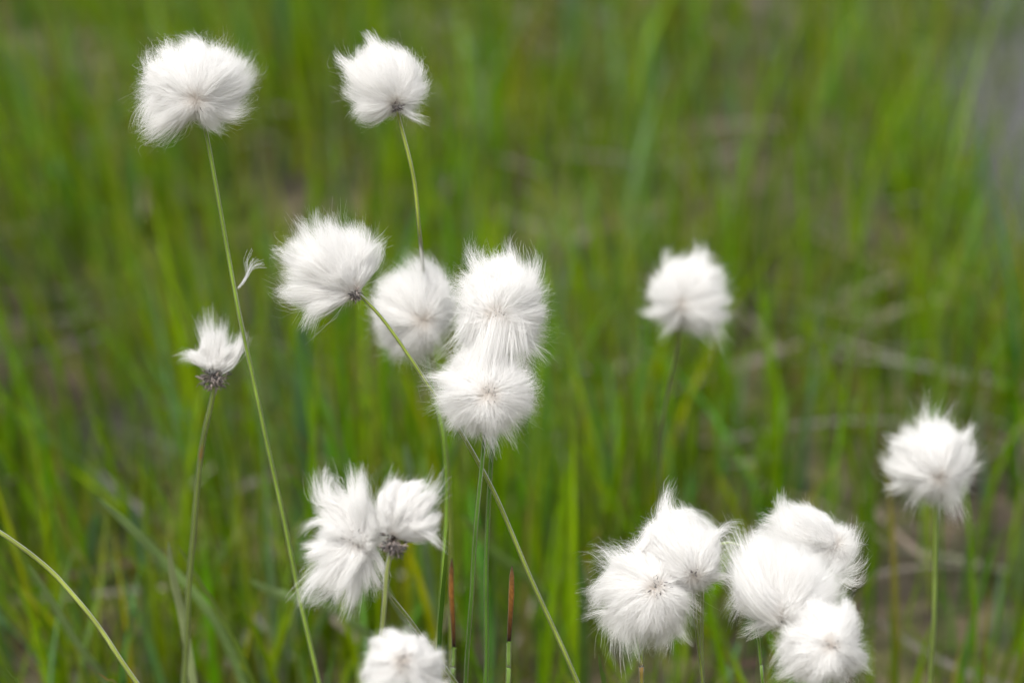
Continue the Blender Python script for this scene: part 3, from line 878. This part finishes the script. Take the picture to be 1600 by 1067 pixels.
# 10 bottom
cotton('plant whose rounded woolly head is cut by the bottom edge of the view', (628, 1042), (630, 1030),
       [(695, 1040), (685, 1008), (655, 990), (632, 978), (600, 985), (575, 1005), (562, 1050), (565, 1095), (600, 1118), (640, 1122), (680, 1105),
        (698, 1075)], 0.735, 20,
       [(632, 1110), (634, 1160), (636, 1220)], 4, sc=dict(spread=22, n=26, size=0.55, dark=0.4, ax=(0, 0.2, 1.3)), n=9500, guides=100, ragged=0.04,
       clump=0.7, bz=0.75, fountain=0.6, gravity=0.03, dr=62, swirl=0.8, tan=0.8)
# 11 blurred right of centre
cotton('plant with the blurred head alone in the right half, level with the middle heads', (1078, 455), (1065, 475),
       [(1148, 470), (1140, 430), (1115, 400), (1085, 388), (1050, 400), (1022, 420), (1010, 450), (1000, 478), (1030, 495), (1040, 520), (1062, 500),
        (1085, 520), (1112, 530), (1130, 505), (1150, 485)], 0.925, 21,
       [(1064, 520), (1055, 560), (1042, 620), (1034, 700), (1030, 820), (1030, 1067)], 2.6, stem_kw=dict(slope=0.00022, col=(0.16, 0.22, 0.03)),
       bz=0.55, fountain=0.8, ragged=0.09, clump=0.65, n=8000, dr=62)
# 12 right edge
cotton('plant with a round white head standing alone nearest the right edge', (1455, 715), (1460, 740),
       [(1528, 700), (1515, 665), (1485, 642), (1455, 636), (1425, 648), (1400, 672), (1384, 700), (1388, 740), (1405, 780), (1430, 790), (1460, 805),
        (1490, 790), (1510, 755), (1522, 725)], 0.875, 22,
       [(1462, 805), (1461, 860), (1458, 960), (1454, 1067)], 4.2, stem_kw=dict(slope=0.00006, col=(0.14, 0.19, 0.04)), bz=0.7, fountain=0.9,
       ragged=0.10, clump=0.65, n=9500, dr=62, swirl=-0.3, lock_var=0.05, size=0.92)
# 13 lower right group, upper left head
cotton('plant with a brown cross mark low on its head, between drooping head and rightmost cluster', (1058, 862), (1078, 892),
       [(1130, 850), (1118, 815), (1085, 795), (1050, 778), (1030, 780), (1005, 805), (988, 840), (985, 880), (1010, 905), (1045, 915), (1080, 925),
        (1112, 925), (1130, 890)], 0.797, 23,
       [(1085, 925), (1088, 960), (1092, 1010), (1097, 1067)], 3.2, sc=dict(spread=15, n=24, size=0.8, dark=0.6, ax=(-.5, .5, 1)),
       stem_kw=dict(col=(0.11, 0.14, 0.03)), bz=0.72, n=12000, fountain=0.9, ragged=0.07, clump=0.5, dr=68, fly=0.10)
# 14 lower right group, lower left head
cotton('plant with a drooping grey-streaked head, leftmost of the five heads at lower right', (995, 930), (1018, 915),
       [(1075, 900), (1045, 870), (1000, 855), (965, 850), (935, 865), (938, 900), (920, 935), (930, 965), (955, 995), (985, 1008), (1020, 1000),
        (1050, 985), (1085, 975), (1085, 930)], 0.792, 24,
       [(1005, 1005), (1001, 1040), (998, 1085)], 4.0, sc=dict(spread=17, n=46, size=0.5, dark=0.8, ax=(0.3, 0.5, 1.0), reach=(.05, 1.5)),
       stem_kw=dict(col=(0.15, 0.20, 0.04), joint=(1001, 1045)), bz=0.80, n=13000, fountain=0.9, ragged=0.11, clump=0.6, dr=64, gravity=0.14, fly=0.10, swirl=-0.3)
# 15 back head of right cluster
cotton('plant with the hindmost head of the rightmost cluster, tail of loose hairs on its right', (1258, 838), (1300, 850),
       [(1335, 840), (1322, 812), (1290, 800), (1250, 785), (1220, 785), (1195, 805), (1180, 840), (1185, 880), (1240, 900), (1290, 900), (1325, 895)],
       0.818, 25,
       [(1235, 885, .83), (1190, 866, .825), (1160, 855, .822), (1132, 848, .82), (1112, 862, .82), (1100, 900, .822), (1096, 1000, .83), (1098, 1080, .835)], 2.8,
       stem_kw=dict(col=(0.20, 0.25, 0.07)), bz=0.3, n=11000, fountain=0.3, ragged=0.09, clump=0.5, dr=62, gravity=0.04)
# 16 front head of right cluster
cotton('plant with the largest brightest head of the rightmost cluster, in front of the others', (1225, 900), (1215, 950),
       [(1310, 905), (1300, 870), (1265, 850), (1220, 845), (1175, 830), (1148, 855), (1138, 895), (1145, 935), (1148, 960), (1180, 978), (1215, 975),
        (1250, 972), (1285, 960), (1305, 935)], 0.785, 26,
       [(1186, 980), (1188, 1000), (1191, 1040), (1194, 1080)], 2.8, sc=dict(spread=14, n=14, size=0.6, dark=0.3),
       stem_kw=dict(col=(0.08, 0.14, 0.02)), bz=0.5, n=13000, fountain=0.8, ragged=0.06, clump=0.55, dr=70, gravity=0.05)
# 17 lowest of right cluster
cotton('plant with the lowest head of the rightmost cluster, cut by the bottom edge', (1282, 1000), (1290, 1000),
       [(1350, 1015), (1345, 975), (1325, 945), (1290, 938), (1250, 950), (1222, 970), (1208, 1005), (1215, 1040), (1240, 1070), (1280, 1078),
        (1325, 1065), (1350, 1045)], 0.770, 27,
       [(1280, 1080), (1278, 1130), (1276, 1200)], 3.6, sc=dict(spread=18, n=20, size=0.6, dark=0.2, ax=(0, 0, 1)), bz=0.85, n=12000, fountain=0.9,
       ragged=0.09, clump=0.68, dr=68, tan=1.0, gravity=0.05)

# the bare arching stem in the lower left
t_ = thing('arching_stem', 'bare yellow green stem arching from the left edge down to the bottom', 'plant stem', (-0.08, 0.75, 0.02))
bpy.context.view_layer.update()
stem(t_, [(-120, 770), (-60, 792), (0, 830), (60, 876), (110, 926), (160, 985), (220, 1075)], 3.8, 0.80, slope=0.00001, col=(0.21, 0.25, 0.05))

# the two rusty sheathed shoots
for (pts, lab, dep) in (([(706, 872), (705, 920), (708, 975), (709, 1012)], 'rust brown withered shoot just right of the dark pointed blade', 0.83),
                        ([(800, 884), (799, 930), (797, 970), (795, 1003)], 'rust brown withered shoot standing alone right of the paired stems', 0.80)):
    t_ = thing('withered_shoot', lab, 'shoot', P(pts[-1][0], 1100, dep) * np.array([1, 1, 0]) + np.array([0, 0, .02]), 'withered shoots')
    bpy.context.view_layer.update()
    W = [P(a_, b_, dep + 0.00006 * (b_ - pts[0][1])) for a_, b_ in pts]
    path = spline(W, 40); tt = np.linspace(0, 1, 40)
    rad = PX * np.interp(tt, [0, 0.12, 0.35, 0.8, 1], [0.8, 3.8, 4.6, 3.8, 3.2])
    v, f = tube(path, rad, 10, flat=0.45)
    c = np.stack([np.interp(tt, [0, .1, .35, .7, .88, .97, 1], q) for q in
                  ([.06, .15, .28, .14, .07, .02, .02], [.045, .08, .125, .065, .035, .012, .012], [.03, .03, .03, .02, .015, .008, .008])], -1)
    c = c[:, None] * (1 + 0.25 * rng.standard_normal((40, 10, 1)).clip(-1, 1))
    mesh_obj('sheath', v, f, MAT_STRAW, t_, col=np.clip(c.reshape(-1, 3), .004, .8), smooth=True)
    stem(t_, [pts[-1], (pts[-1][0] - 1, 1040), (pts[-1][0] - 2, 1080)], 4.6, dep + 0.006, col=(0.13, 0.21, 0.045))

# wisp of down caught on the tall left stem
r = np.random.default_rng(5)
g_ = [[(372, 450), (382, 438), (387, 428), (384, 412), (391, 396)], [(374, 449), (384, 436), (388, 427), (392, 412), (398, 404)],
      [(378, 444), (386, 430), (394, 415), (401, 410), (407, 407)], [(386, 432), (388, 425), (395, 418), (402, 415), (410, 414)],
      [(372, 450), (380, 441), (387, 430), (387, 420), (388, 402)]]
paths = []
for k in range(38):
    q = np.array(g_[r.integers(0, len(g_))], float)
    q = q + r.standard_normal(2) * 0.9 + np.linspace(0, 1, 5)[:, None] ** 1.5 * r.standard_normal(2) * 4.5
    w_ = np.array([P(a_, b_, 0.813 + 0.00012 * r.standard_normal()) for a_, b_ in q])
    paths.append(spline(w_, 9))
paths = np.array(paths)
v, f = ribbons(paths, np.full((38, 9), 0.00007), unit(r.standard_normal((38, 3))))
o = mesh_obj('cotton_wisp', v, f, MAT_FIBRE, col=np.full((len(v), 3), 0.88))
tag(o, 'loose wisp of white down caught on the tall left stem', 'seed down')
